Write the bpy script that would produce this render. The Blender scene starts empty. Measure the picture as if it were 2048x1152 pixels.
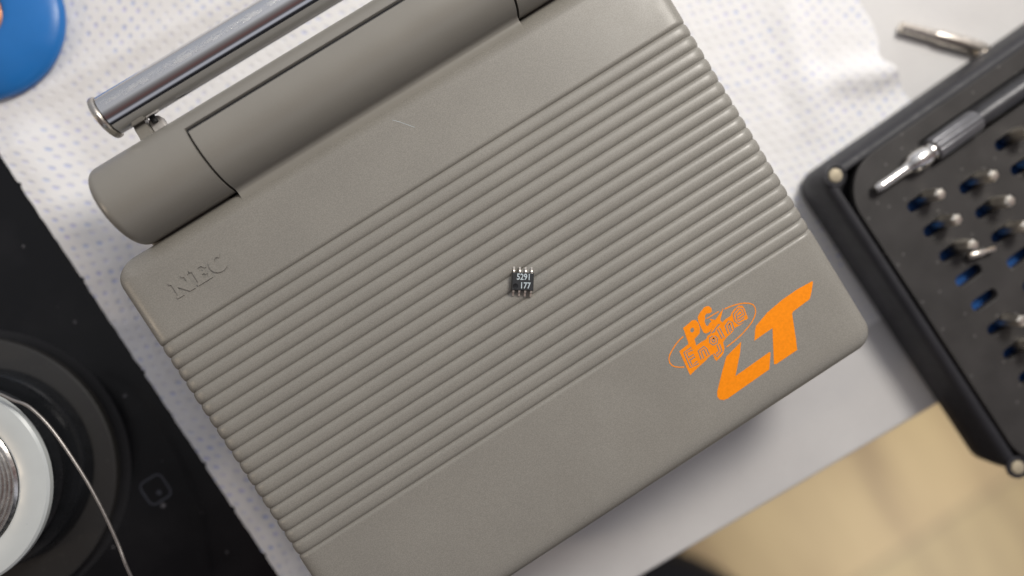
import bpy, bmesh, math, random
from mathutils import Vector, Matrix, noise
from mathutils.geometry import tessellate_polygon
random.seed(7)
S = 0.001            # everything below is written in millimetres
PI = math.pi
scn = bpy.context.scene
COL = scn.collection

# ------------------------------------------------------------------ camera
CAM = Vector((-3.193, 4.137, 189.866))
RC = Matrix(((0.84482, 0.53345, -0.04149), (-0.53191, 0.84572, 0.04283), (0.05793, -0.01411, 0.99822)))
FPX = 1400.0
cd = bpy.data.cameras.new('camera')
cam = bpy.data.objects.new('camera', cd)
COL.objects.link(cam)
m4 = RC.to_4x4()
m4.translation = CAM * S
cam.matrix_world = m4
cd.sensor_width = 36.0
cd.lens = FPX / 2048 * 36
cd.clip_start = 0.01
cd.clip_end = 20
cd.dof.use_dof = True
cd.dof.focus_distance = 0.1515
cd.dof.aperture_fstop = 4.0
scn.camera = cam
scn.render.resolution_x = 1024
scn.render.resolution_y = 576

# ------------------------------------------------------------------ world: a dim room
w = bpy.data.worlds.new('World')
scn.world = w
w.use_nodes = True
wn, wl = w.node_tree.nodes, w.node_tree.links
wn.clear()
wo = wn.new('ShaderNodeOutputWorld')
bg = wn.new('ShaderNodeBackground')
tc = wn.new('ShaderNodeTexCoord')
sp = wn.new('ShaderNodeSeparateXYZ')
rp = wn.new('ShaderNodeValToRGB')
mr = wn.new('ShaderNodeMapRange')
wl.new(tc.outputs['Generated'], sp.inputs[0])
wl.new(sp.outputs['Y'], mr.inputs['Value'])
mr.inputs['From Min'].default_value = -1
mr.inputs['From Max'].default_value = 1
wl.new(mr.outputs[0], rp.inputs[0])
cr = rp.color_ramp
stops = [(0.0, (.02, .02, .022)), (.085, (.03, .03, .034)), (.125, (.60, .61, .68)), (.175, (.60, .61, .68)), (.215, (.15, .14, .15)),
         (.29, (.17, .09, .085)), (.40, (.22, .18, .18)), (.50, (.36, .35, .355)), (.62, (.74, .74, .77)), (.85, (.72, .73, .79)), (1.0, (.60, .62, .68))]
while len(cr.elements) < len(stops):
    cr.elements.new(.5)
for e, (p, c) in zip(cr.elements, stops):
    e.position = p
    e.color = (*c, 1)
mx = wn.new('ShaderNodeMapRange')
wl.new(sp.outputs['X'], mx.inputs['Value'])
mx.inputs['From Min'].default_value = -.9
mx.inputs['From Max'].default_value = .3
mx.inputs['To Min'].default_value = .30
mx.inputs['To Max'].default_value = 1.0
vm = wn.new('ShaderNodeVectorMath')
vm.operation = 'SCALE'
wl.new(rp.outputs[0], vm.inputs[0])
wl.new(mx.outputs[0], vm.inputs['Scale'])
wl.new(vm.outputs[0], bg.inputs['Color'])
bg.inputs['Strength'].default_value = .97
wl.new(bg.outputs[0], wo.inputs[0])

# ------------------------------------------------------------------ the desk lamp, high at the right and behind
ld = bpy.data.lights.new('desk_lamp', 'AREA')
ld.shape = 'DISK'
ld.size = 0.125
ld.energy = 1.42
ld.color = (1.0, .95, .88)
lo = bpy.data.objects.new('desk_lamp', ld)
COL.objects.link(lo)
LP = Vector((272, 128, 325))
lo.location = LP * S
lo.rotation_euler = (Vector((0, 0, 20)) - LP).to_track_quat('-Z', 'Y').to_euler()

# a weak warm lamp low at the left, and an added unseen fill that brightens the floor
for nm, pos, aim, size, en, colr, spread in (('side_lamp', (-620, 140, 330), (-20, 20, 30), .06, .26, (1.0, .80, .58), 120),
                                             ('floor_fill', (750, -1700, 900), (330, -560, -720), .35, 1.6, (1.0, .92, .80), 42)):
    l2 = bpy.data.lights.new(nm, 'AREA')
    l2.shape = 'DISK'
    l2.size = size
    l2.energy = en
    l2.color = colr
    l2.spread = math.radians(spread)
    o2 = bpy.data.objects.new(nm, l2)
    COL.objects.link(o2)
    o2.location = Vector(pos) * S
    o2.rotation_euler = (Vector(aim) - Vector(pos)).to_track_quat('-Z', 'Y').to_euler()

vs = scn.view_settings
vs.view_transform = 'Standard'
vs.look = 'None'
vs.exposure = 0
vs.gamma = 1
vs.use_curve_mapping = False


# ------------------------------------------------------------------ helpers
def at(x, y, z):
    """a point of the picture (2048 px wide) put on the plane at height z (mm)"""
    d = RC @ Vector(((x - 1024) / FPX, (576 - y) / FPX, -1))
    return CAM + d * ((z - CAM.z) / d.z)


class MB:
    def __init__(self):
        self.v, self.f = [], []

    def add(self, vs_, fs):
        o = len(self.v)
        self.v += [tuple(p) for p in vs_]
        self.f += [tuple(i + o for i in f) for f in fs]
        return self

    def xf(self, M):
        self.v = [tuple(M @ Vector(p)) for p in self.v]
        return self

    def build(self, name, mat, parent=None, smooth=True, angle=35, origin=(0, 0, 0), **props):
        me = bpy.data.meshes.new(name)
        ox, oy, oz = origin
        me.from_pydata([((x - ox) * S, (y - oy) * S, (z - oz) * S) for x, y, z in self.v], [], self.f)
        bm = bmesh.new()
        bm.from_mesh(me)
        bmesh.ops.remove_doubles(bm, verts=bm.verts, dist=1e-7)
        bmesh.ops.recalc_face_normals(bm, faces=bm.faces)
        ca = math.radians(angle)
        for f in bm.faces:
            f.smooth = smooth
        for e in bm.edges:
            if len(e.link_faces) == 2:
                e.smooth = e.calc_face_angle(0) < ca
        bm.to_mesh(me)
        bm.free()
        me.materials.append(mat)
        o = bpy.data.objects.new(name, me)
        COL.objects.link(o)
        if parent:
            o.parent = parent
        for k, v in props.items():
            o[k] = v
        return o


def thing(name, loc, label, cat, group=None, rz=0):
    o = bpy.data.objects.new(name, None)
    o.empty_display_size = 0.005
    COL.objects.link(o)
    o.location = Vector(loc) * S
    o.rotation_euler = (0, 0, rz)
    o['label'] = label
    o['category'] = cat
    if group:
        o['group'] = group
    return o


def tag(o, label, cat, group=None):
    o['label'] = label
    o['category'] = cat
    if group:
        o['group'] = group
    return o


def loft(rings, closed=True, cap0=False, cap1=False):
    n = len(rings[0])
    m = MB()
    vs_ = [p for r in rings for p in r]
    fs = []
    for i in range(len(rings) - 1):
        for j in range(n if closed else n - 1):
            k = (j + 1) % n
            fs.append((i * n + j, i * n + k, (i + 1) * n + k, (i + 1) * n + j))
    if cap0:
        fs.append(tuple(range(n)))
    if cap1:
        fs.append(tuple((len(rings) - 1) * n + j for j in range(n)))
    return m.add(vs_, fs)


def rrect(x0, x1, y0, y1, r, seg=8):
    """rounded rectangle outline with outward normals"""
    out = []
    for cx, cy, a0 in ((x1 - r, y1 - r, 0), (x0 + r, y1 - r, 90), (x0 + r, y0 + r, 180), (x1 - r, y0 + r, 270)):
        for i in range(seg + 1):
            a = math.radians(a0 + 90 * i / seg)
            out.append((cx + r * math.cos(a), cy + r * math.sin(a), math.cos(a), math.sin(a)))
    return out


def slab(outl, z0, z1, top=0.5, bot=0.3, seg=5):
    """plate with rounded top and bottom edges over an outline with normals"""
    rings = []
    for i in range(seg + 1):
        a = PI / 2 * i / seg
        d, z = bot * (1 - math.sin(a)), z0 + bot * (1 - math.cos(a))
        rings.append([(x - nx * d, y - ny * d, z) for x, y, nx, ny in outl])
    for i in range(seg + 1):
        a = PI / 2 * i / seg
        d, z = top * (1 - math.cos(a)), z1 - top * (1 - math.sin(a))
        rings.append([(x - nx * d, y - ny * d, z) for x, y, nx, ny in outl])
    return loft(rings, True, True, True)


def lathe(prof, n=64, c=(0, 0), axis='Z', caps=True):
    """profile of (radius, height) turned about Z, or about X"""
    rings = []
    for r, h in prof:
        ring = []
        for j in range(n):
            a = 2 * PI * j / n
            if axis == 'Z':
                ring.append((c[0] + r * math.cos(a), c[1] + r * math.sin(a), h))
            else:
                ring.append((h, c[0] + r * math.cos(a), c[1] + r * math.sin(a)))
        rings.append(ring)
    return loft(rings, True, caps and prof[0][0] > 1e-6, caps and prof[-1][0] > 1e-6)


def extr(poly, z0, z1):
    """polygon (concave allowed) extruded; top is filled by triangulation"""
    m = MB()
    tri = [tuple(t_) for t_ in tessellate_polygon([[Vector((p[0], p[1], 0)) for p in poly]])]
    m.add([(p[0], p[1], z1) for p in poly], tri)
    m.add([(p[0], p[1], z0) for p in poly], tri)
    n = len(poly)
    m.add([(p[0], p[1], z1) for p in poly] + [(p[0], p[1], z0) for p in poly],
          [(i, (i + 1) % n, n + (i + 1) % n, n + i) for i in range(n)])
    return m


def ribbon(pts, wd, z0, z1, closed=False):
    """flat stroke of width wd along 2-D points"""
    n = len(pts)
    L, R = [], []
    for i in range(n):
        a = Vector(pts[(i - 1) % n][:2]) if (i > 0 or closed) else Vector(pts[0][:2])
        b = Vector(pts[(i + 1) % n][:2]) if (i < n - 1 or closed) else Vector(pts[-1][:2])
        t = (b - a).normalized()
        nrm = Vector((-t.y, t.x))
        p = Vector(pts[i][:2])
        L.append(p + nrm * wd / 2)
        R.append(p - nrm * wd / 2)
    m = MB()
    for i in range(n if closed else n - 1):
        j = (i + 1) % n
        q = [L[i], L[j], R[j], R[i]]
        m.add([(*p, z1) for p in q] + [(*p, z0) for p in q],
              [(0, 1, 2, 3), (0, 1, 5, 4), (2, 3, 7, 6)] + ([] if 0 < i < n - 2 or closed else [(1, 2, 6, 5), (0, 3, 7, 4)]))
    return m


def tube(pts, rad, n=10, cap=True):
    """round tube along 3-D points; rad a number or a list"""
    pts = [Vector(p) for p in pts]
    k = len(pts)
    rings = []
    up = Vector((0, 0, 1))
    for i, p in enumerate(pts):
        t = (pts[min(i + 1, k - 1)] - pts[max(i - 1, 0)]).normalized()
        s = t.cross(up)
        if s.length < 1e-3:
            s = Vector((1, 0, 0))
        s.normalize()
        u = s.cross(t).normalized()
        r = rad[i] if isinstance(rad, (list, tuple)) else rad
        rings.append([tuple(p + (s * math.cos(2 * PI * j / n) + u * math.sin(2 * PI * j / n)) * r) for j in range(n)])
    return loft(rings, True, cap, cap)


def catmull(pts, k=8):
    out = []
    P = [Vector(p) for p in pts]
    P = [P[0] * 2 - P[1]] + P + [P[-1] * 2 - P[-2]]
    for i in range(1, len(P) - 2):
        a, b, c, d = P[i - 1:i + 3]
        for j in range(k):
            t = j / k
            out.append(.5 * ((2 * b) + (c - a) * t + (2 * a - 5 * b + 4 * c - d) * t * t + (3 * b - a - 3 * c + d) * t ** 3))
    out.append(P[-2])
    return out


def text_mb(s, size, sx=1.0, weight=0.0, depth=0.02):
    cu = bpy.data.curves.new('lettering', 'FONT')
    cu.body = s
    cu.size = size
    cu.offset = weight
    cu.extrude = depth
    o = bpy.data.objects.new('lettering', cu)
    COL.objects.link(o)
    dg = bpy.context.evaluated_depsgraph_get()
    me = o.evaluated_get(dg).to_mesh()
    m = MB().add([(v.co.x * sx, v.co.y, v.co.z) for v in me.vertices], [tuple(p.vertices) for p in me.polygons])
    o.evaluated_get(dg).to_mesh_clear()
    bpy.data.objects.remove(o)
    bpy.data.curves.remove(cu)
    return m


# ------------------------------------------------------------------ materials
class NT:
    def __init__(self, name):
        self.m = bpy.data.materials.new(name)
        self.m.use_nodes = True
        self.t = self.m.node_tree
        self.b = self.t.nodes['Principled BSDF']

    def n(self, kind, **kw):
        nd = self.t.nodes.new(kind)
        for k, v in kw.items():
            if hasattr(nd, k):
                setattr(nd, k, v)
            else:
                nd.inputs[k.replace('_', ' ')].default_value = v
        return nd

    def l(self, a, b):
        self.t.links.new(a, b)

    def coord(self, scale=(1, 1, 1), obj=True, rot=(0, 0, 0)):
        """object coordinates turned into millimetres"""
        c = self.n('ShaderNodeTexCoord')
        mp = self.n('ShaderNodeMapping')
        mp.inputs['Scale'].default_value = tuple(1000 * s for s in scale)
        mp.inputs['Rotation'].default_value = rot
        self.l(c.outputs['Object'], mp.inputs['Vector'])
        return mp.outputs[0]

    def noise(self, vec, scale, detail=3, rough=.55):
        nd = self.n('ShaderNodeTexNoise')
        nd.inputs['Scale'].default_value = scale
        nd.inputs['Detail'].default_value = detail
        nd.inputs['Roughness'].default_value = rough
        self.l(vec, nd.inputs['Vector'])
        return nd.outputs['Fac']

    def ramp(self, fac, stops):
        r = self.n('ShaderNodeValToRGB')
        while len(r.color_ramp.elements) < len(stops):
            r.color_ramp.elements.new(.5)
        for e, (p, c) in zip(r.color_ramp.elements, stops):
            e.position = p
            e.color = (*c, 1) if isinstance(c, (tuple, list)) else (c, c, c, 1)
        self.l(fac, r.inputs[0])
        return r.outputs[0]

    def mix(self, fac, a, b, blend='MIX'):
        x = self.n('ShaderNodeMix', data_type='RGBA', blend_type=blend)
        for s_, v in ((x.inputs[0], fac), (x.inputs[6], a), (x.inputs[7], b)):
            if isinstance(v, (int, float)):
                s_.default_value = v
            elif isinstance(v, (tuple, list)):
                s_.default_value = (*v, 1)
            else:
                self.l(v, s_)
        return x.outputs[2]

    def math(self, op, a, b=0.0):
        x = self.n('ShaderNodeMath', operation=op)
        for s_, v in ((x.inputs[0], a), (x.inputs[1], b)):
            if isinstance(v, (int, float)):
                s_.default_value = v
            else:
                self.l(v, s_)
        return x.outputs[0]

    def bump(self, h, strength, dist_mm):
        b = self.n('ShaderNodeBump')
        b.inputs['Strength'].default_value = strength
        b.inputs['Distance'].default_value = dist_mm * S
        self.l(h, b.inputs['Height'])
        self.l(b.outputs[0], self.b.inputs['Normal'])

    def base(self, v):
        if isinstance(v, (tuple, list)):
            self.b.inputs['Base Color'].default_value = (*v, 1)
        else:
            self.l(v, self.b.inputs['Base Color'])

    def rough(self, v):
        if isinstance(v, (int, float)):
            self.b.inputs['Roughness'].default_value = v
        else:
            self.l(v, self.b.inputs['Roughness'])


def plastic_grey(name, grain, rough, bumpd, cvar):
    t = NT(name)
    c = t.coord()
    a = t.noise(c, .045, 4)
    b = t.noise(c, grain, 1, .5)
    big = t.ramp(a, [(.3, (.238, .227, .202)), (.7, (.262, .250, .222))])
    col = t.mix(cvar, big, t.ramp(b, [(.3, .86), (.5, 1.0), (.72, 1.16)]), 'MULTIPLY')
    t.base(col)
    t.rough(t.ramp(t.noise(c, .12, 5), [(.3, rough - .05), (.7, rough + .07)]))
    t.b.inputs['Specular IOR Level'].default_value = .62
    t.bump(b, .55, bumpd)
    return t.m


M = {}
M['lid'] = plastic_grey('grey_textured_plastic', 4.4, .41, .022, 1.0)
M['shell'] = plastic_grey('grey_smooth_plastic', 5.0, .36, .004, .15)


def simple(name, col, rough, metal=0.0, var=.12, scale=.5, bump=0, bscale=3, spec=.5):
    t = NT(name)
    c = t.coord()
    a = t.noise(c, scale, 4)
    t.base(t.ramp(a, [(.3, tuple(k * (1 - var) for k in col)), (.7, tuple(k * (1 + var) for k in col))]))
    t.rough(t.ramp(t.noise(c, scale * 2.3, 4), [(.3, max(.02, rough - .06)), (.7, rough + .08)]))
    t.b.inputs['Metallic'].default_value = metal
    t.b.inputs['Specular IOR Level'].default_value = spec
    if bump:
        t.bump(t.noise(c, bscale, 3), .5, bump)
    return t.m


M['orange'] = simple('orange_print', (.93, .27, .002), .55, var=.07, scale=1.5, spec=.25)
M['clip_white'] = simple('pale_clip_plastic', (.5, .48, .46), .4)
M['dark_gap'] = simple('dark_hinge_inside', (.012, .012, .014), .6)  # near-black stands in for shade in the gaps; also colours the pin
M['steel'] = simple('bright_steel', (.72, .70, .67), .22, 1.0, bump=.01, bscale=2)
M['nickel'] = simple('dull_nickel', (.56, .53, .48), .3, 1.0)
M['rod_metal'] = simple('warm_steel', (.80, .74, .66), .3, 1.0)
M['tin'] = simple('tinned_lead', (.80, .75, .69), .28, 1.0, var=.2, scale=3)
M['tin_lifted'] = simple('tarnished_lead_lifted', (.88, .78, .68), .35, 1.0, var=.3, scale=3)  # tarnished legs, colour also lightened to offset the shade on their side
M['brass'] = simple('pale_brass_screw', (.46, .40, .29), .6, .4)
M['bit_steel'] = simple('warm_bit_steel', (.80, .75, .66), .36, 1.0)
M['chip'] = simple('chip_epoxy', (.026, .028, .031), .42, var=.25, scale=5, bump=.008, bscale=9)
M['chip_print'] = simple('chip_print', (.50, .58, .62), .6, var=.1, scale=6)
M['case'] = simple('black_case_plastic', (.020, .020, .025), .55, var=.12, scale=.2, bump=.01, bscale=2.5)
M['blue_liner'] = simple('blue_rubber_liner', (.012, .085, .30), .5)
M['blue'] = simple('blue_plastic', (.014, .17, .52), .35, var=.06, scale=.1)
M['copper'] = simple('copper_braid', (.62, .30, .17), .4, .7, bump=.1, bscale=2)
M['handle'] = simple('dark_driver_handle', (.05, .05, .055), .4, .3)
M['knurl'] = simple('knurled_aluminium', (.17, .17, .18), .42, .7)
M['seat'] = simple('black_seat_fabric', (.012, .013, .018), .8, bump=.4, bscale=.5)
M['solder'] = simple('solder_wire', (.26, .245, .235), .38, .8)
M['spool_black'] = simple('black_spool_plastic', (.014, .015, .017), .22, var=.2, scale=.2)

# tray plate: satin plastic with dust
t = NT('bit_tray_plastic')
c = t.coord()
vor = t.n('ShaderNodeTexVoronoi', voronoi_dimensions='2D')
vor.inputs['Scale'].default_value = .13
t.l(c, vor.inputs['Vector'])
spk = t.ramp(vor.outputs['Distance'], [(.02, 1.0), (.05, 0.0)])
t.base(t.mix(t.math('MULTIPLY', spk, .35), t.ramp(t.noise(c, .12, 5), [(.3, (.031, .029, .028)), (.7, (.046, .043, .042))]), (.3, .29, .28)))
t.rough(.55)
t.b.inputs['Specular IOR Level'].default_value = .35
t.bump(t.noise(c, 2.5, 3), .5, .02)
M['tray'] = t.m

# chrome tube with a rubbed, pitted band along its top
t = NT('worn_chrome')
c = t.coord()
g = t.n('ShaderNodeNewGeometry')
sx_ = t.n('ShaderNodeSeparateXYZ')
t.l(g.outputs['Normal'], sx_.inputs[0])
band = t.ramp(t.math('ADD', sx_.outputs['Y'], t.math('MULTIPLY', t.math('SUBTRACT', t.noise(c, .10, 3), .5), .5)),
              [(.0, 0.0), (.06, 1.0), (.30, 1.0), (.42, 0.0)])
cs = t.coord((.55, 1.8, 1.8))
speck = t.ramp(t.noise(cs, .6, 6, .8), [(.42, 0.0), (.60, 1.0)])
wear = t.math('MULTIPLY', band, speck)
t.b.inputs['Metallic'].default_value = 1
t.base(t.mix(wear, (.74, .74, .745), (.80, .79, .77)))
t.rough(t.math('ADD', .09, t.math('MULTIPLY', wear, .33)))
t.bump(t.math('ADD', t.math('MULTIPLY', wear, 1.0), t.math('MULTIPLY', t.noise(c, .6, 2), .05)), .6, .05)
M['chrome'] = t.m

# kitchen paper: embossed, small blue dots along wavy rows
t = NT('printed_paper_towel')
c = t.coord()
sp_ = t.n('ShaderNodeSeparateXYZ')
t.l(c, sp_.inputs[0])
wx = t.math('MULTIPLY', t.math('SINE', t.math('MULTIPLY', sp_.outputs['X'], .075)), 4.2)
wy = t.math('MULTIPLY', t.math('SINE', t.math('MULTIPLY', sp_.outputs['Y'], .07)), 4.0)
cmb = t.n('ShaderNodeCombineXYZ')
t.l(t.math('ADD', sp_.outputs['X'], wy), cmb.inputs[0])
t.l(t.math('ADD', sp_.outputs['Y'], wx), cmb.inputs[1])
vor = t.n('ShaderNodeTexVoronoi', voronoi_dimensions='2D')
vor.inputs['Scale'].default_value = .36
vor.inputs['Randomness'].default_value = .22
t.l(cmb.outputs[0], vor.inputs['Vector'])
dot = t.ramp(vor.outputs['Distance'], [(.0, 1.0), (.16, .95), (.30, 0.0)])
sc = t.n('ShaderNodeSeparateColor')
t.l(vor.outputs['Color'], sc.inputs[0])
patch = t.ramp(t.noise(c, .055, 2), [(.36, .05), (.58, .9)])
on = t.math('MULTIPLY', t.math('MULTIPLY', dot, patch), t.math('ADD', .25, t.math('MULTIPLY', sc.outputs[0], .75)))
ink = t.mix(sc.outputs[1], (.30, .42, .74), (.46, .45, .76))
t.base(t.mix(t.math('MULTIPLY', on, .72), (.82, .815, .815), ink))
t.rough(.9)
t.b.inputs['Specular IOR Level'].default_value = .15
dimple = t.math('MULTIPLY', dot, -1.0)
t.bump(t.math('ADD', dimple, t.math('MULTIPLY', t.noise(c, 1.6, 4, .6), .55)), .45, .3)
M['paper'] = t.m

# desk top: pale grey laminate
t = NT('pale_grey_laminate')
c = t.coord()
t.base(t.mix(.5, t.ramp(t.noise(c, .035, 5), [(.3, (.60, .59, .585)), (.7, (.67, .66, .65))]),
             t.ramp(t.noise(c, 1.3, 3), [(.28, .75), (.4, .98), (.7, 1.0)]), 'MULTIPLY'))
t.rough(.5)
t.bump(t.noise(c, 3, 2), .3, .02)
M['desk'] = t.m

# wood floor boards
t = NT('beech_floor_boards')
c = t.coord()
sp_ = t.n('ShaderNodeSeparateXYZ')
t.l(c, sp_.inputs[0])
row = t.math('FLOOR', t.math('DIVIDE', t.math('ADD', sp_.outputs['Y'], 617), 240))
rn = t.n('ShaderNodeTexWhiteNoise', noise_dimensions='1D')
t.l(row, rn.inputs['W'])
fr = t.math('ABSOLUTE', t.math('SUBTRACT', t.math('FRACT', t.math('DIVIDE', t.math('ADD', sp_.outputs['Y'], 617), 240)), .5))
seam = t.ramp(fr, [(.468, 0.0), (.492, 1.0)])
gr = t.noise(t.coord((.011, .0022, .01)), 1.0, 3)
wood = t.ramp(gr, [(.38, (.41, .285, .15)), (.5, (.55, .40, .215)), (.68, (.68, .515, .28))])
wood = t.mix(.75, wood, t.ramp(rn.outputs['Value'], [(0, (.66, .74, .66)), (1, (1.0, 1.0, 1.0))]), 'MULTIPLY')
t.base(t.mix(t.math('MULTIPLY', seam, .45), wood, (.20, .145, .08)))
t.rough(.5)
M['floor'] = t.m

# black glass with dust motes
t = NT('black_glass')
c = t.coord()
vor = t.n('ShaderNodeTexVoronoi', voronoi_dimensions='2D')
vor.inputs['Scale'].default_value = .13
t.l(c, vor.inputs['Vector'])
scv = t.n('ShaderNodeSeparateColor')
t.l(vor.outputs['Color'], scv.inputs[0])
sz = t.math('MULTIPLY', t.math('POWER', scv.outputs[0], 4.0), .10)
mote = t.math('MULTIPLY', t.math('LESS_THAN', vor.outputs['Distance'], sz), t.math('MULTIPLY', scv.outputs[1], .25))
smear = t.math('MULTIPLY', t.ramp(t.noise(c, .05, 4), [(.45, 0.0), (.8, 1.0)]), .018)
t.base(t.mix(t.math('ADD', mote, smear), (.003, .003, .004), (.45, .43, .46)))
t.rough(t.ramp(t.noise(c, .07, 4), [(.3, .07), (.7, .2)]))
t.b.inputs['Specular IOR Level'].default_value = .3
M['glass'] = t.m
t = NT('rubber_platform')
c = t.coord()
t.base(t.mix(t.math('MULTIPLY', t.ramp(t.noise(c, .6, 5, .7), [(.62, 0.0), (.75, 1.0)]), .25), (.020, .019, .018), (.2, .19, .18)))
t.rough(.55)
t.bump(t.noise(c, 3, 3), .4, .03)
M['rubber'] = t.m
M['key_print'] = simple('grey_key_print', (.04, .043, .055), .4)
M['white_rim'] = simple('white_spool_rim', (.60, .635, .63), .32, var=.04, scale=.1)

# ================================================================== SETTING
# floor far below the desk
fl = MB().add([(-3500, -3500, -720), (3500, -3500, -720), (3500, 2500, -720), (-3500, 2500, -720)], [(0, 1, 2, 3)])
fo = fl.build('floor', M['floor'])
fo['kind'] = 'structure'

# desk (a slab whose front edge runs just past the console)
dt = thing('desk', (0, 0, -720), 'pale grey desk with a straight front edge under the console and paper', 'desk')
A = math.atan2(-95.9 + 91.3, 88.2 - 6.2)
ol = rrect(-620, 780, -600, 0, 3, 6)
mb = slab(ol, -25, 0, 1.2, 1.2)
Mx = Matrix.Translation((6.2, -91.5, 0)) @ Matrix.Rotation(A, 4, 'Z') @ Matrix.Translation((0, 600, 0))
mb.xf(Mx).build('desk_top', M['desk'], dt, origin=(0, 0, -720))
for lx, ly in ((-570, -550), (730, -550)):
    slab(rrect(lx - 22, lx + 22, ly - 22 , ly + 22, 4, 4), -720, -25.1, 1, 1).xf(Mx @ Matrix.Translation((0, 400, 0))).build('leg', M['case'], dt, origin=(0, 0, -720))

# chair seat seen below the desk edge
ch = thing('desk_chair', (-180, -380, -720), 'black desk chair, only the corner of its dark seat showing below the desk edge', 'chair')
slab(rrect(-430, 50, -660, -178, 150, 14), -310, -250, 24, 20, 8).build("seat", M["seat"], ch, origin=(-180, -380, -720))
lathe([(26, -660), (26, -310)], 24, (-200, -400)).build('post', M['case'], ch, origin=(-180, -380, -720))
for k in range(5):
    a = 2 * PI * k / 5 + .3
    e = Vector((-200 + 230 * math.cos(a), -400 + 230 * math.sin(a), -690))
    tube([(-200, -400, -650), (e.x, e.y, -672)], [22, 14], 10).build('leg', M['case'], ch, origin=(-180, -380, -720))
    lathe([(0, -9), (22, -9), (25, -4), (25, 4), (22, 9), (0, 9)], 20, (0, 0), 'X').xf(Matrix.Translation((e.x, e.y, -695))).build('caster', M['case'], ch, origin=(-180, -380, -720))

# ------------------------------------------------------------------ paper towel
def paper():
    y0, y1 = -66.5, 190.0
    nx, ny = 230, 300
    vs_, fs = [], []
    for j in range(ny + 1):
        y = y0 + (y1 - y0) * j / ny
        ea = 127.4 + 1.3 * math.sin(y * .16) + .8 * noise.noise(Vector((y * .15, 3, 0)))
        if -8 < y < -1:
            ea -= 1.6 * math.sin((y + 8) / 7 * PI)
        x0 = -87.0 + .22 * noise.noise(Vector((y * .35, 9, 0))) + (.55 if (y * .071) % 1 < .045 else 0)
        lift = max(0, min(1, (103 - y) / 9))
        for i in range(nx + 1):
            x = x0 + (ea - x0) * (i / nx) ** 1.0
            yy = y + (.5 * noise.noise(Vector((x * .06, 0, 7))) if j == 0 else 0)
            z = .55 + .5 * max(0, noise.noise(Vector((x * .045, y * .04, 1.3))) + .35) + .22 * noise.noise(Vector((x * .16, y * .17, 4)))
            # folds near the free right-hand corner and the quilted line at the left
            z += 2.4 * math.exp(-((y + 5 + (x - 115) * .35) / 4.5) ** 2) * max(0, min(1, (x - 96) / 22)) * 1.0
            z += 1.3 * math.exp(-((x - 106 - (y - 10) * .3) / 5) ** 2) * (1 if y < 30 else math.exp(-((y - 30) / 15) ** 2)) * max(0, min(1, (y + 16) / 10))
            z += .9 * math.exp(-((y - 104 + (x + 74) * .08) / 3.0) ** 2)
            inner = abs(x) < 66 and -60 < y < 52
            if inner:
                z = .35 + .1 * noise.noise(Vector((x * .2, y * .2, 0)))
            if x > 80 and y < -10:
                kk = min(1, (-10 - y) / 9) * min(1, (x - 80) / 6)
                z = z * (1 - kk) + .3 * kk
            tt = max(0, min(1, (-70 - x) / 14))
            z += lift * 4.9 * tt * tt * (3 - 2 * tt)
            vs_.append((x, yy, max(.15, z)))
    for j in range(ny):
        for i in range(nx):
            a = j * (nx + 1) + i
            fs.append((a, a + 1, a + nx + 2, a + nx + 1))
    return MB().add(vs_, fs)


po = paper().build('paper_towel', M['paper'])
tag(po, 'white embossed kitchen paper towel with tiny blue dots spread under the console', 'paper towel')

# ================================================================== CONSOLE
CO = (0, 0, .9)
con = thing('handheld_console', CO, 'closed grey handheld game console with ribbed lid, orange logo and chrome antenna', 'game console')
HX, YB, YF, ZT = 67.5, 46.8, -56.6, 38.0
FA, FB, NF = 5.0, 4.4, 12
PITCH, RY, NR = 53.7 / 18, 26.85, 18


def groove(y):
    """depth of the ribbing at y: 18 rounded ribs between 19 narrow grooves"""
    hp, D = PITCH / 2, .57
    if abs(y) <= RY:
        k = (y + RY) / PITCH
        u = abs((k - math.floor(k) - .5) * PITCH)
    else:
        u = hp - (abs(y) - RY) * 1.35
        if u <= 0:
            return 0.0
    v = u / hp
    d = D * (.36 * v * v + .64 * v ** 4.5)
    return d


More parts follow.
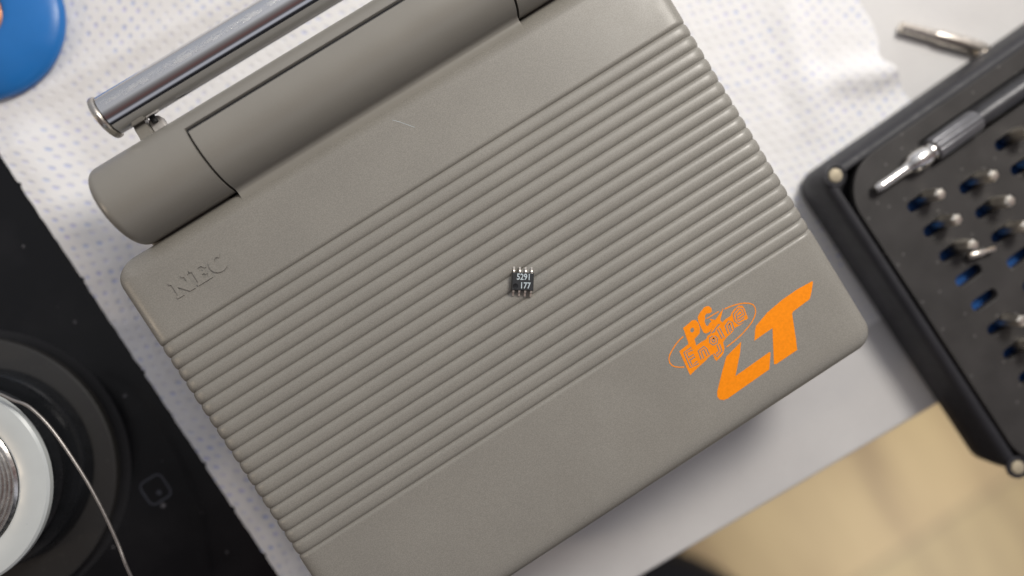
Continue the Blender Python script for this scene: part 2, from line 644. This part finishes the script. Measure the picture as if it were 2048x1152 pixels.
def lid():
    # rows of the flat part
    ys = []
    y = YF + FA
    while y < -RY - 1.2:
        ys.append(y)
        y += 1.8
    k = 28
    ys += [-RY - 1.15 + 1.15 * i / 14 for i in range(14)]
    ys += [-RY + PITCH * i / k for i in range(NR * k + 1)]
    ys += [RY + 1.15 * (i + 1) / 14 for i in range(14)]
    y = RY + 2.4
    while y < YB - FA - .3:
        ys.append(y)
        y += 1.8
    ys.append(YB - FA)
    xi = HX - FA
    xs = [-xi + 2 * xi * i / 24 for i in range(25)]
    # edge profile: (outward, down, nx, nz)
    def profile(e):
        pr = []
        for i in range(NF + 1):
            a = PI / 2 * i / NF
            o_, d_ = FA * math.sin(a) ** (2 / e), FB * (1 - max(0, math.cos(a)) ** (2 / e))
            pr.append((o_, d_, math.sin(a), math.cos(a)))
        for dz in (FB + 1.5, FB + 3.5, FB + 6):
            pr.append((FA + .02, dz, 1, 0))
        return pr

    prof = profile(2.8)
    m = MB()
    # top with both side strips as one sheet
    rows = []
    for y in ys:
        g = groove(y)
        r = []
        for o_, d_, nx, nz in reversed(prof):
            r.append((-xi - o_ + nx * g * .6, y, ZT - d_ - nz * g))
        r += [(x, y, ZT - g) for x in xs[1:-1]]
        for o_, d_, nx, nz in prof:
            r.append((xi + o_ - nx * g * .6, y, ZT - d_ - nz * g))
        rows.append(r)
    n = len(rows[0])
    m.add([p for r in rows for p in r], [(j * n + i, j * n + i + 1, (j + 1) * n + i + 1, (j + 1) * n + i)
                                       for j in range(len(rows) - 1) for i in range(n - 1)])
    # front and back strips with the corners swept round
    for sgn, y0 in ((-1, YF + FA), (1, YB - FA)):
        path = [(-xi, a) for a in [PI - i * PI / 2 / 10 for i in range(11)]]
        path += [(x, PI / 2) for x in xs[1:-1]] + [(xi, a) for a in [PI / 2 - i * PI / 2 / 10 for i in range(11)]]
        rings = []
        for cx, a in path:
            e = 2.8 if sgn < 0 else 2.8 - 1.25 * math.sin(a) ** 2
            rings.append([(cx + o_ * math.cos(a), y0 + sgn * o_ * math.sin(a), ZT - d_) for o_, d_, nx, nz in profile(e)])
        k2 = len(prof)
        m.add([p for r in rings for p in r], [(j * k2 + i, j * k2 + i + 1, (j + 1) * k2 + i + 1, (j + 1) * k2 + i)
                                            for j in range(len(rings) - 1) for i in range(k2 - 1)])
    return m


lido = lid().build('lid', M['lid'], con, angle=50, origin=CO)
# lower body and rear block
slab(rrect(-66.6, 66.6, -55.8, 45.6, 6, 8), .9, 28.6, 1.2, 4).build('base_shell', M['shell'], con, origin=CO)

# hinge: outer barrels, spine behind the hood, dark core, and the lid's hood
HY, HZ, HR = 56.25, 36.0, 9.4


def barrel(x_in, x_out):
    s = 1 if x_out > x_in else -1
    pr = [(HR - 3, x_in), (HR, x_in)]
    for i in range(9):
        a = PI / 2 * i / 8
        pr.append((HR - 2.2 * (1 - math.cos(a)), x_out - s * 2.2 * (1 - math.sin(a))))
    pr.append((0, x_out))
    m = lathe(pr, 96, (HY, HZ), 'X')
    # carrier below each barrel
    m2 = slab(rrect(min(x_in, x_out) + 1, max(x_in, x_out) - 2.2, 45.7, HY + 7.2, 2, 4), 1.0, HZ - 3, .5, 2)
    m.add(m2.v, m2.f)
    return m


barrel(-36.15, -59.2).build('hinge_barrel', M['shell'], con, origin=CO)
barrel(36.15, 59.2).build('hinge_barrel', M['shell'], con, origin=CO)


def sector(a0, a1, r0, r1, xa, xb, n=40):
    """part of a pipe wall about the hinge axis (angles from +Y up)"""
    sec = [(HY + r1 * math.cos(a0 + (a1 - a0) * i / n), HZ + r1 * math.sin(a0 + (a1 - a0) * i / n)) for i in range(n + 1)]
    sec += [(HY + r0 * math.cos(a1 - (a1 - a0) * i / n), HZ + r0 * math.sin(a1 - (a1 - a0) * i / n)) for i in range(n + 1)]
    return loft([[(xa, *p) for p in sec], [(xb, *p) for p in sec]], True, True, True)


a_slot = math.acos((60.5 - HY) / HR)
a_end0 = math.acos((59.6 - HY) / (HR - .12))
sp1 = sector(-PI / 2, a_slot, 5.5, HR, -36.15, 36.15)
m2 = slab(rrect(-36.1, 36.1, 45.7, HY + 7, 1, 3), 1.0, HZ - 5, .5, 2)
sp1.add(m2.v, m2.f)
sp1.build('hinge_spine', M['shell'], con, origin=CO)
sector(a_slot - .02, a_end0 + .02, 5.6, HR - .55, -36.0, 36.0).build('slot_shade_strip', M['dark_gap'], con, origin=CO)  # black strip added so the slot reads as deep shade
lathe([(5.2, -57), (5.2, 57)], 48, (HY, HZ), 'X').build('hinge_core', M['dark_gap'], con, origin=CO)

R2 = HR - .12
fl_pts = [Vector((43.3, ZT - .62, 0)), Vector((44.4, ZT - 1.15, 0)), Vector((45.3, ZT - 1.5, 0)), Vector((46.1, ZT - 1.55, 0)),
          Vector((46.75, ZT - 1.15, 0))]
a1 = math.acos((47.08 - HY) / R2)
sec = [(p.x, p.y) for p in catmull(fl_pts, 6)]
a_end = math.acos((59.5 - HY) / R2)
sec += [(HY + R2 * math.cos(a1 + (a_end - a1) * i / 40), HZ + R2 * math.sin(a1 + (a_end - a1) * i / 40)) for i in range(41)]
inner = [(HY + 5.6 * math.cos(a_end + (PI - .1 - a_end) * i / 30), HZ + 5.6 * math.sin(a_end + (PI - .1 - a_end) * i / 30)) for i in range(31)]
sec2 = sec + inner + [(46.5, ZT - 4), (43.3, ZT - 4)]
loft([[(-35.65, *p) for p in sec2], [(35.65, *p) for p in sec2]], True, True, True).build('hinge_hood', M['shell'], con, origin=CO)

# chrome antenna folded along the back
AY, AZ, AR = 73.0, 38.6, 4.25
tubem = lathe([(AR - .3, -49.0), (AR, -48.8), (AR, 74), (AR - .3, 74.2)], 96, (AY, AZ), 'X')
ant = tubem.build('antenna', M['chrome'], con, origin=CO)
lathe([(0, -50.6), (AR - .3, -50.6), (AR + .28, -50.3), (AR + .42, -49.9), (AR + .4, -49.4), (AR + .1, -49.05), (AR - .5, -49.0)], 96, (AY, AZ), 'X').build('end_cap', M['nickel'], ant, origin=CO)
lathe([(AR - .15, 73.9), (AR + .3, 74.2), (AR + .3, 80), (0, 80)], 48, (AY, AZ), 'X').build('pivot_joint', M['nickel'], ant, origin=CO)
# clip that holds the antenna
sec = [(64.2, 33.0), (69.6, 33.0), (70.6, 34.0), (69.7, 36.4), (68.3, 37.2), (66.4, 37.4), (64.2, 38.6)]
loft([[(-46.6, *p) for p in sec], [(-43.9, *p) for p in sec]], True, True, True).build('antenna_clip', M['shell'], con, angle=60, origin=CO)
slab(rrect(-43.85, -41.0, 64, 69.5, .8, 4), 33, 35.5, .3, .3).build('clip_foot', M['clip_white'], con, origin=CO)
tube([(-42.3, 68.0, 36.2), (-42.3, 70.2, 36.2)], .7, 10).build('clip_pin', M['dark_gap'], con, origin=CO)


# raised maker's letters, lid colour
def nec():
    u = at(417, 567.8, 38) - at(387.8, 586, 38)
    ang = math.atan2(u.y, u.x)
    H = 4.5
    N = [(0, 0), (1.9, 0), (1.9, .6), (1.45, .75), (1.45, 2.5), (3.5, 0), (4.95, 0), (4.95, 3.75), (5.5, 3.9), (5.5, H), (3.5, H), (3.5, 3.9), (4.1, 3.75),
         (4.1, 2.3), (2.2, H), (0, H), (0, 3.9), (.5, 3.75), (.5, .75), (0, .6)]
    Ee = [(0, 0), (4.1, 0), (4.4, 1.6), (3.8, 1.6), (3.3, .75), (2.2, .75), (2.2, 1.9), (2.9, 1.9), (3.0, 1.5), (3.4, 1.5), (3.4, 3.05), (3.0, 3.05), (2.9, 2.6), (2.2, 2.6),
          (2.2, 3.8), (3.2, 3.8), (3.6, 3.0), (4.1, 3.0), (3.9, H), (0, H), (0, 3.9), (.5, 3.75), (.5, .75), (0, .6)]
    Cc = []
    for i in range(19):
        a = math.radians(48 + 264 * i / 18)
        Cc.append((2.35 + 2.3 * math.cos(a), H / 2 + (H / 2 + .05) * math.sin(a)))
    for i in range(19):
        a = math.radians(318 - 276 * i / 18)
        Cc.append((2.6 + 1.0 * math.cos(a), H / 2 + 1.4 * math.sin(a)))
    m = MB()
    for poly, dx in ((N, 0), (Ee, 5.75), (Cc, 10.35)):
        e = extr([(x + dx, y) for x, y in poly], 37.9, 38.26)
        m.add(e.v, e.f)
    p0 = at(350, 605, 38)
    p0 += Vector((math.cos(ang) * 1.0 - math.sin(ang) * .3, math.sin(ang) * 1.0 + math.cos(ang) * .3, 0))
    return m.xf(Matrix.Translation((p0.x, p0.y, 0)) @ Matrix.Rotation(ang, 4, 'Z') @ Matrix.Diagonal((.87, .86, 1, 1)))


nec().build('raised_lettering', M['lid'], con, smooth=False, origin=CO)


# orange logo, printed on the lid
def zp(pts, ox=1300, oy=540, k=4.115):
    return [(p.x, p.y) for p in (at(ox + x / k, oy + y / k, 38.02) for x, y in pts)]


def zq(pts):
    return zp(pts, 1330, 600, 7.2)


ZL = 38.03
logo = MB()


def addp(pts, z=ZL):
    e = extr(pts, 37.97, z)
    logo.add(e.v, e.f)


addp(zp([(750, 590), (742, 680), (722, 780), (704, 872), (978, 678), (990, 676), (992, 690), (982, 818), (640, 1058), (604, 1071), (572, 1066), (553, 1042), (553, 1000), (590, 850), (628, 712)]))
addp(zp([(1334, 92), (1210, 160), (1090, 243), (965, 350), (872, 460), (864, 500), (859, 582), (940, 525), (1008, 478), (1012, 600), (1020, 776), (1040, 774), (1212, 658), (1200, 560), (1170, 360), (1178, 342), (1314, 240), (1330, 180), (1342, 98)]))
lt = logo.build('letters_lt', M['orange'], lido, smooth=False, origin=CO)
logo = MB()
# P with its counter as two halves, C
addp(zq([(258, 405), (330, 345), (395, 290), (440, 285), (480, 330), (505, 400), (500, 480), (455, 530), (425, 562), (448, 650), (400, 690), (335, 640), (330, 600), (300, 520), (280, 455),
         (365, 455), (392, 470), (420, 445), (412, 405), (392, 398), (362, 425), (365, 455), (280, 455)]))
addp(zq([(470, 250), (490, 200), (560, 110), (600, 88), (635, 90), (665, 115), (675, 165), (650, 188), (600, 195), (575, 230), (580, 270), (570, 300), (590, 365), (615, 375), (645, 325), (675, 310),
         (690, 340), (685, 395), (640, 460), (590, 483), (555, 470), (520, 400), (480, 310)]))
addp(zq([(842, 115), (795, 290), (853, 352), (765, 345), (640, 515), (695, 350), (638, 270), (725, 285)]), ZL + .004)
addp(zq([(205, 738), (330, 640), (400, 640), (455, 652), (520, 605), (590, 565), (612, 515), (665, 485), (720, 460), (730, 420), (770, 372), (815, 335), (870, 275), (945, 228), (960, 180), (1000, 130),
         (1060, 82), (1115, 82), (1148, 130), (1196, 265), (1080, 365), (1020, 395), (960, 475), (900, 525), (852, 585), (838, 610), (858, 700), (842, 770), (800, 825), (742, 878), (715, 850),
         (688, 775), (622, 828), (585, 875), (440, 1005), (363, 1085)]), ZL - .004)
def stroke(pts, wz):
    r = ribbon(zq(pts), wz / 7.2 / 9.2, 37.97, ZL + .005)
    logo.add(r.v, r.f)
stroke([(775, 165), (600, 268)], 15)
stroke([(860, 130), (930, 98), (1000, 73), (1070, 54), (1140, 45), (1215, 48), (1265, 65), (1298, 110), (1306, 170), (1290, 240), (1250, 320), (1190, 400), (1120, 480), (1040, 555), (960, 622), (885, 677)], 16)
stroke([(265, 525), (215, 568), (160, 632), (110, 710), (68, 790), (56, 850), (68, 905), (105, 945), (150, 962), (210, 968), (275, 966)], 16)
logo.build('logo_print', M['orange'], lido, smooth=False, origin=CO)
SK = ([(388, 700), (290, 757), (376, 958), (476, 898)], [(334, 856), (424, 800)],
      [(540, 850), (498, 735), (562, 688), (585, 715), (622, 800)],
      [(700, 532), (660, 556), (662, 605), (692, 628), (735, 608), (738, 560), (700, 532)],
      [(764, 640), (800, 735), (742, 802), (722, 762)],
      [(768, 412), (838, 548)],
      [(926, 480), (886, 372), (930, 318), (946, 330), (980, 440)],
      [(1152, 272), (1058, 332), (1018, 292), (1002, 205), (1062, 132), (1102, 134), (1132, 204), (1045, 256)])
for wd_, z_, part, mt in ((60, .006, 'logo_outline', 'lid'), (23, .012, 'logo_lettering', 'orange')):
    logo = MB()
    for kz, pts in enumerate(SK):
        r = ribbon(zq(pts), wd_ / 7.2 / 9.2, 37.97, ZL + z_ + kz * .0006)
        logo.add(r.v, r.f)
    logo.build(part, M[mt], lido, smooth=False, origin=CO)
# scratch
q = [at(785, 240, 38), at(800, 244, 38), at(829, 254.5, 38)]
ribbon([(p.x, p.y) for p in q], .07, 37.97, 38.012).build('scratch', M['chip_print'], lido, smooth=False, origin=CO)

# ================================================================== CHIP on the ribs
CC = Vector((5.75, -2.4, 38.03))
ca_ = math.radians(-34.2)
chip = thing('chip', CC, 'small black eight-legged chip marked 5291 177 lying on the ribbed lid', 'microchip', rz=ca_)
bw, bh = 2.42, 1.98
rings = []
for z, k in ((.12, .22), (.75, 0), (.80, 0), (1.50, .16), (1.56, .22)):
    rings.append([(x, y, z) for x, y, _, _ in rrect(-bw + k, bw - k, -bh + k, bh - k, .08, 2)])
loft(rings, True, True, True).build('body', M['chip'], chip, angle=25)
for sgn, mat in ((1, 'tin'), (-1, 'tin_lifted')):
    for k in range(4):
        x = -1.905 + 1.27 * k
        pr = [(bh - .15, .86), (bh + .22, .86), (bh + .38, .78), (bh + .46, .30), (bh + .58, .10), (bh + 1.15, .06)]
        w_, th = .2, .1
        up = [(x - w_, sgn * y, z + th) for y, z in pr]
        rings = [[(x - w_, sgn * y, z), (x + w_, sgn * y, z), (x + w_, sgn * (y + (.0 if i in (0, 1) else .05)), z + .18), (x - w_, sgn * (y + (.0 if i in (0, 1) else .05)), z + .18)] for i, (y, z) in enumerate(pr)]
        loft(rings, True, True, True).build('leg', M[mat], chip, angle=20)
tm = text_mb('5291', 1.85, .84, .03, .015)
tm.xf(Matrix.Translation((-1.38, .42, 1.565))).build('marking', M['chip_print'], chip, smooth=False)
tm = text_mb('177', 1.85, .84, .03, .015)
tm.xf(Matrix.Translation((-.62, -1.42, 1.565))).build('marking', M['chip_print'], chip, smooth=False)
lathe([(.60, 1.562), (.60, 1.575), (.52, 1.575), (.48, 1.564), (0, 1.564)], 28, (-1.55, -1.02)).build('index_dimple', M['spool_black'], chip)

# ================================================================== BLACK SCALE + SOLDER SPOOL (left)
PO = (-140, 20, 0)
pan = thing('kitchen_scale', PO, 'glossy black glass plate with a round black platform beside the paper towel', 'scale')
slab(rrect(-196, -81.5, -72, 95.5, 3, 8), 0, 4.6, .8, .5).build('glass_plate', M['glass'], pan, origin=PO)
lathe([(30, 4.6), (36.2, 4.6), (36.2, 4.66), (30, 4.66)], 128, (-134.2, 28.5)).build('platform_shade_ring', M['dark_gap'], pan, origin=PO)  # flat black ring stands in for the shade around the platform edge
lathe([(0, 5.2), (32.5, 5.2), (34.4, 6.0), (34.8, 7.6), (34.5, 8.4), (33.9, 8.8), (0, 8.85)], 128, (-134.4, 28.5)).build('platform', M['rubber'], pan, origin=PO)
c0, c1 = at(263, 962, 8), at(301, 981, 8)
kx, ky = c1.x - 2.2, c1.y + 2.4
kr = [(x, y) for x, y, _, _ in rrect(-104.4, -98.2, -1.9, 4.6, 1.5, 6)]
ribbon(kr, .5, 4.59, 4.68, True).build('key_outline', M['key_print'], pan, smooth=False, origin=PO)
lathe([(0, 4.68), (.65, 4.68), (.65, 4.59)], 20, (-101.0, .2)).build('key_dot', M['key_print'], pan, origin=PO)

SPC = (-129.2, 27.8)
SO = (SPC[0], SPC[1], 8.95)
spl = thing('solder_spool', SO, 'spool of solder wire with a white rim and silver centre on the round black platform', 'wire spool')
lathe([(0, 8.95), (24.4, 8.95), (24.9, 9.5), (24.6, 11.9), (24.3, 13.2), (23.9, 13.8), (20.4, 14.0), (20.2, 16.0), (21.6, 16.4), (21.8, 17.4), (20.2, 18.0), (20.2, 24.2), (0, 24.2)], 128, SPC).build('body', M['spool_black'], spl, origin=SO)
lathe([(17.2, 24.3), (23.3, 24.3), (23.9, 24.8), (23.9, 26.1), (23.4, 26.6), (22.0, 26.75), (18.2, 26.75), (17.4, 26.4), (17.2, 24.3)], 128, SPC, caps=False).build('white_rim', M['white_rim'], spl, origin=SO)
pr = [(17.15, 24.4), (17.15, 26.5)]
for k in range(6):
    r = 16.7 - k * 1.3
    z = 26.9 - k * .55
    pr += [(r + .25, z - .2), (r, z + .1), (r - .35, z + .12), (r - .62, z - .25), (r - .75, z - .55)]
pr += [(8.0, 23.0), (7.4, 17), (0, 17)]
lathe(pr, 128, SPC).build('metal_hub', M['steel'], spl, origin=SO)
wp = catmull([(-122.5, 49.5, 26.0), (-112, 44.6, 27.2), (-106.5, 39.2, 28.0)] + [tuple(at(x, y, 28)) for x, y in ((25, 800), (60, 815), (105, 860), (160, 940), (200, 1010), (235, 1085), (262, 1152))]
             + [(-109, -28, 22), (-116, -42, 14), (-126, -54, 9.0)], 8)
tube(wp[8 * 2:], .38, 10).build('loose_wire', M['solder'], spl, origin=SO)

# ================================================================== BLUE REEL (top left)
BC = (-73.6, 126.6)
BO = (*BC, 1.4)
br = thing('wick_reel', BO, 'round blue plastic reel with a copper centre at the edge of the paper', 'reel')
lathe([(7.6, 1.4), (19.5, 1.4), (20.6, 2.0), (20.8, 2.8), (20.5, 3.7), (19.6, 4.5), (17.5, 5.4), (14.5, 6.2), (11.5, 6.7), (9.4, 6.9), (8.2, 6.8), (7.6, 6.4), (7.6, 1.4)], 96, BC, caps=False).build('reel_body', M['blue'], br, origin=BO)
lathe([(0, 1.5), (7.5, 1.5), (7.5, 5.6), (6.9, 6.2), (6.2, 5.6), (5.5, 6.1), (4.8, 5.5), (0, 5.5)], 64, BC).build('copper_braid', M['copper'], br, origin=BO)

# ================================================================== BENT ROD (top right)
p = [(134.2, -.2, 1.9), (140.6, -6.8, 1.9), (141.3, -7.5, 1.9), (151.3, -17.8, 1.9)]
p0, p1, p2, p3 = [Vector(v) for v in p]
pts = [p0, p1, p2, p2 + Vector((.8, -.8, 0)), p3 - Vector((.9, -.9, 0)), p3 + Vector((-.1, -.35, 0)), p3 + Vector((-1.0, -.95, 0)), Vector((148.6, -20.0, 1.8))]
rd = tube(pts, [1.4, 1.45, 1.45, 1.85, 1.85, 1.8, 1.7, 1.6], 10).build('bent_rod', M['rod_metal'], angle=50)
tag(rd, 'short L-shaped metal rod lying on the pale desk beside the bit case', 'metal rod')

# ================================================================== BIT CASE (right)
RZ = math.radians(2.2)
KO = Vector((85.6, -20.8, 0.4))
case = thing('bit_case', KO, 'black screwdriver bit case with rows of slotted holes at the right', 'tool case', rz=RZ)
KI = (Matrix.Translation(KO) @ Matrix.Rotation(RZ, 4, 'Z')).inverted()


def cl(x, y, z):
    """picture point to case-local coordinates (z above the desk)"""
    return KI @ at(x, y, z)


CW, CHh = 178.0, 103.7
# body outline: rounded corners, broad chamfers at the front
def outline(inset=0.0):
    x0, x1, y1, y0 = inset, CW - inset, -inset, -CHh + inset
    P = [((x0, y1), 6.5 - inset * .5), ((x0, y0 + 11), 8), ((x0 + 9.5, y0), 6), ((x1 - 9.5, y0), 6), ((x1, y0 + 11), 8), ((x1, y1), 6.5 - inset * .5)]
    pts = []
    n = len(P)
    for i in range(n):
        c_, r = Vector(P[i][0]), P[i][1]
        a, b = Vector(P[i - 1][0]), Vector(P[(i + 1) % n][0])
        da, db = (a - c_).normalized(), (b - c_).normalized()
        half = da.angle(db) / 2
        r = min(r, 6.8)
        t_ = r / math.tan(half)
        s_, e_ = c_ + da * t_, c_ + db * t_
        for k in range(9):
            u = k / 8
            pts.append((1 - u) ** 2 * s_ + 2 * u * (1 - u) * c_ + u * u * e_)
    out = []
    n = len(pts)
    for i in range(n):
        t_ = (pts[(i + 1) % n] - pts[i - 1]).normalized()
        out.append((pts[i].x, pts[i].y, -t_.y, t_.x))
    # make the normals point outwards
    cx, cy = CW / 2, -CHh / 2
    out = [(x, y, nx, ny) if nx * (x - cx) + ny * (y - cy) > 0 else (x, y, -nx, -ny) for x, y, nx, ny in out]
    return out


ol = outline()
rings = []
for z, d in ((0, 1.4), (.5, .5), (1.5, 0), (7.5, -.1), (8.6, .1), (12.0, .5), (13.2, .9), (13.9, 1.5), (14.2, 2.3), (14.1, 3.2), (13.2, 3.6), (8.5, 3.7)):
    rings.append([(x - nx * d, y - ny * d, z) for x, y, nx, ny in ol])
loft(rings, True, True, True).build('case_body', M['case'], case, angle=40)

# tray plate with real holes, cut as one filled 2-D curve
TZ = 14.6
tray_out = [(x, y) for x, y, _, _ in rrect(4.2, CW - 4.2, -CHh + 5.5, -3.4, 11.5, 12)]
holes = []
slots = []
for colx, ys_ in ((19.2, [-20.8 - 7.75 * k for k in range(8)]), (33.4, [-24.7 - 7.75 * k for k in range(8)]), (47.6, [-20.8 - 7.75 * k for k in range(8)]), (61.8, [-24.7 - 7.75 * k for k in range(8)]),
                  (76, [-20.8 - 7.75 * k for k in range(8)]), (90.2, [-24.7 - 7.75 * k for k in range(8)])):
    for k, y in enumerate(ys_):
        slots.append((colx, y))
        holes.append([(a, b) for a, b, _, _ in rrect(colx - 4.1, colx + 4.1, y - 1.75, y + 1.75, 1.6, 5)])
DRY = -11.3
holes.append([(a, b) for a, b, _, _ in rrect(26.5, 140, DRY - 4.1, DRY + 3.6, 1.2, 6)])
cu = bpy.data.curves.new('tray', 'CURVE')
cu.dimensions = '2D'
cu.fill_mode = 'BOTH'
cu.extrude = .9 * S
cu.bevel_depth = .22 * S
cu.bevel_resolution = 2
for lp in [tray_out] + holes:
    s_ = cu.splines.new('POLY')
    s_.points.add(len(lp) - 1)
    for q_, (x, y) in zip(s_.points, lp):
        q_.co = (x * S, y * S, 0, 1)
    s_.use_cyclic_u = True
to = bpy.data.objects.new('tray', cu)
COL.objects.link(to)
dg = bpy.context.evaluated_depsgraph_get()
me = bpy.data.meshes.new_from_object(to.evaluated_get(dg))
bpy.data.objects.remove(to)
me.materials.clear()
me.materials.append(M['tray'])
tray = bpy.data.objects.new('tray', me)
COL.objects.link(tray)
tray.parent = case
tray.location = (0, 0, (TZ - 1.12) * S)
# liner below the holes and a dark bed below the screwdriver
slab(rrect(10, CW - 10, -CHh + 10, -15.6, 3, 4), 8.7, 10.2, .2, .2).build('liner', M['blue_liner'], case)
slab(rrect(22, 142, -15.4, DRY + 5.5, 3, 4), 8.8, 12.2, .2, .2).build('driver_bed', M['case'], case)
for px, py in ((1671, 351), (2036, 935)):
    s_ = cl(px, py, 14.6)
    q_ = lathe([(2.9, 13.4), (2.9, 14.3), (2.55, 14.4), (2.5, 14.0)], 32, (s_.x, s_.y))
    q_.build('screw_boss', M['case'], case)
    lathe([(0, 13.6), (1.8, 13.6), (1.85, 14.2), (1.65, 14.5), (1.1, 14.7), (0, 14.75)], 28, (s_.x, s_.y)).build('screw', M['brass'], case)

# ---- the screwdriver lying in its bed
DO = Vector((0, 0, 0))
dz = 16.2
y_ = DRY
wpt = (Matrix.Translation(KO) @ Matrix.Rotation(RZ, 4, 'Z')) @ Vector((60, DRY, dz - 3))
drv = thing('screwdriver', wpt, 'slim dark precision screwdriver with bright shaft in the tray recess', 'screwdriver', rz=RZ)
X0 = -60


def dl(pr, n=48, knurl=0):
    rings = []
    for r, x in pr:
        ring = []
        for j in range(n):
            a = 2 * PI * j / n
            rr = r * (1 - (knurl if j % 4 in (0, 1) else 0))
            ring.append((x + X0, rr * math.cos(a), rr * math.sin(a) + 3))
        rings.append(ring)
    return loft(rings, True, True, True)


dl([(.9, 9.8), (1.25, 10.3), (1.35, 12), (1.35, 19.3), (1.6, 20.2), (2.1, 20.8)]).build('shaft', M['steel'], drv)
dl([(2.1, 20.8), (2.6, 21.6), (2.85, 23.2), (2.8, 25.2), (2.5, 26.4), (2.2, 26.9), (2.3, 27.7)]).build('collar', M['steel'], drv)
dl([(2.6, 27.7), (3.1, 28.2), (3.15, 41.2), (2.8, 41.8)], 64, .06).build('knurled_grip', M['knurl'], drv)
dl([(2.3, 41.8), (2.3, 43.0), (2.7, 44.0), (2.8, 90), (2.8, 120), (2.4, 123), (0, 123.4)]).build('handle', M['handle'], drv)

# ---- bits standing in the slots (hexagon end up)
def bit(first=[None]):
    root = thing('screwdriver_bit', (0, 0, 0), '', 'driver bit')
    rings = []
    for r, z in ((1.75, 0), (1.75, 7.9), (1.55, 8.4), (1.1, 8.8), (.6, 8.9)):
        rings.append([(r * math.cos(PI / 3 * j + .4), r * math.sin(PI / 3 * j + .4), z) for j in range(6)])
    loft(rings, True, True, True).build('hex_shank', M['bit_steel'], root, angle=20)
    lathe([(1.25, -2.4), (1.25, 0.1)], 16).build('bit_tip', M['steel'], root)
    return root


WM = Matrix.Translation(KO) @ Matrix.Rotation(RZ, 4, 'Z')
with_bit = []
for ci in range(6):
    for k in range(8):
        if ci == 0 and k in (3, 4):
            continue
        if ci == 1 and k in (3,):
            continue
        if (ci, k) in ((2, 6), (3, 2), (4, 5)):
            continue
        with_bit.append((ci, k))
first = None
VIS = {(0, 0): 'bit in the left column of slots, nearest the screwdriver tip', (0, 1): 'bit in the left column, second below the screwdriver tip',
       (0, 2): 'bit in the left column just above the two empty slots', (0, 5): 'bit in the left column just below the two empty slots',
       (0, 6): 'bit in the left column, second below the empty slots', (0, 7): 'bottom bit of the left column of slots',
       (1, 0): 'bit in the second column, nearest the screwdriver grip', (1, 1): 'bit in the second column, second from the screwdriver grip',
       (1, 2): 'bit in the second column beside the thin glint rod'}
for ci, k in with_bit:
    if (ci, k) not in VIS and (ci > 2):
        continue
    x, y = slots[ci * 8 + k]
    wp_ = WM @ Vector((x + 2.0, y + .1, 11.45 + 2.4 * 0))
    if first is None:
        first = bit()
        r = first
    else:
        r = first.copy()
        COL.objects.link(r)
        for chd in first.children:
            c2 = chd.copy()
            COL.objects.link(c2)
            c2.parent = r
    r.location = wp_ * S
    r.rotation_euler = (0, 0, random.uniform(0, 1))
    nth = ('first', 'second', 'third', 'fourth', 'fifth', 'sixth', 'seventh', 'eighth')[k]
    r['label'] = VIS.get((ci, k), 'steel bit standing %s from the screwdriver in the %s column of slots from the left' % (nth, ('first', 'second', 'third')[ci]))
    r['group'] = 'driver bits standing in the case slots'
for chd in first.children:
    if chd.name.startswith('bit_tip'):
        bpy.data.objects.remove(chd)
        break
for o in list(bpy.data.objects):
    if o.name.startswith('bit_tip'):
        bpy.data.objects.remove(o)

# ---- thin rod modelled in place of a reflected streak of light
def loose(px0, px1, r, label):
    a, b = at(*px0, 16.4), at(*px1, 16.4)
    d = b - a
    m = tube([a, a + d * .06, a + d * .45, a + d * .55, a + d * .94, b], [r * .6, r, r, r * .7, r * .7, r * .35], 8)
    o = m.build('glint_rod', M['rod_metal'], angle=50)
    tag(o, label, 'driver bit', 'reflected streaks modelled on the tray')


loose((1936, 513), (1991, 496), 1.1, 'thin shiny rod in place of a reflected streak on the tray between two slot columns')
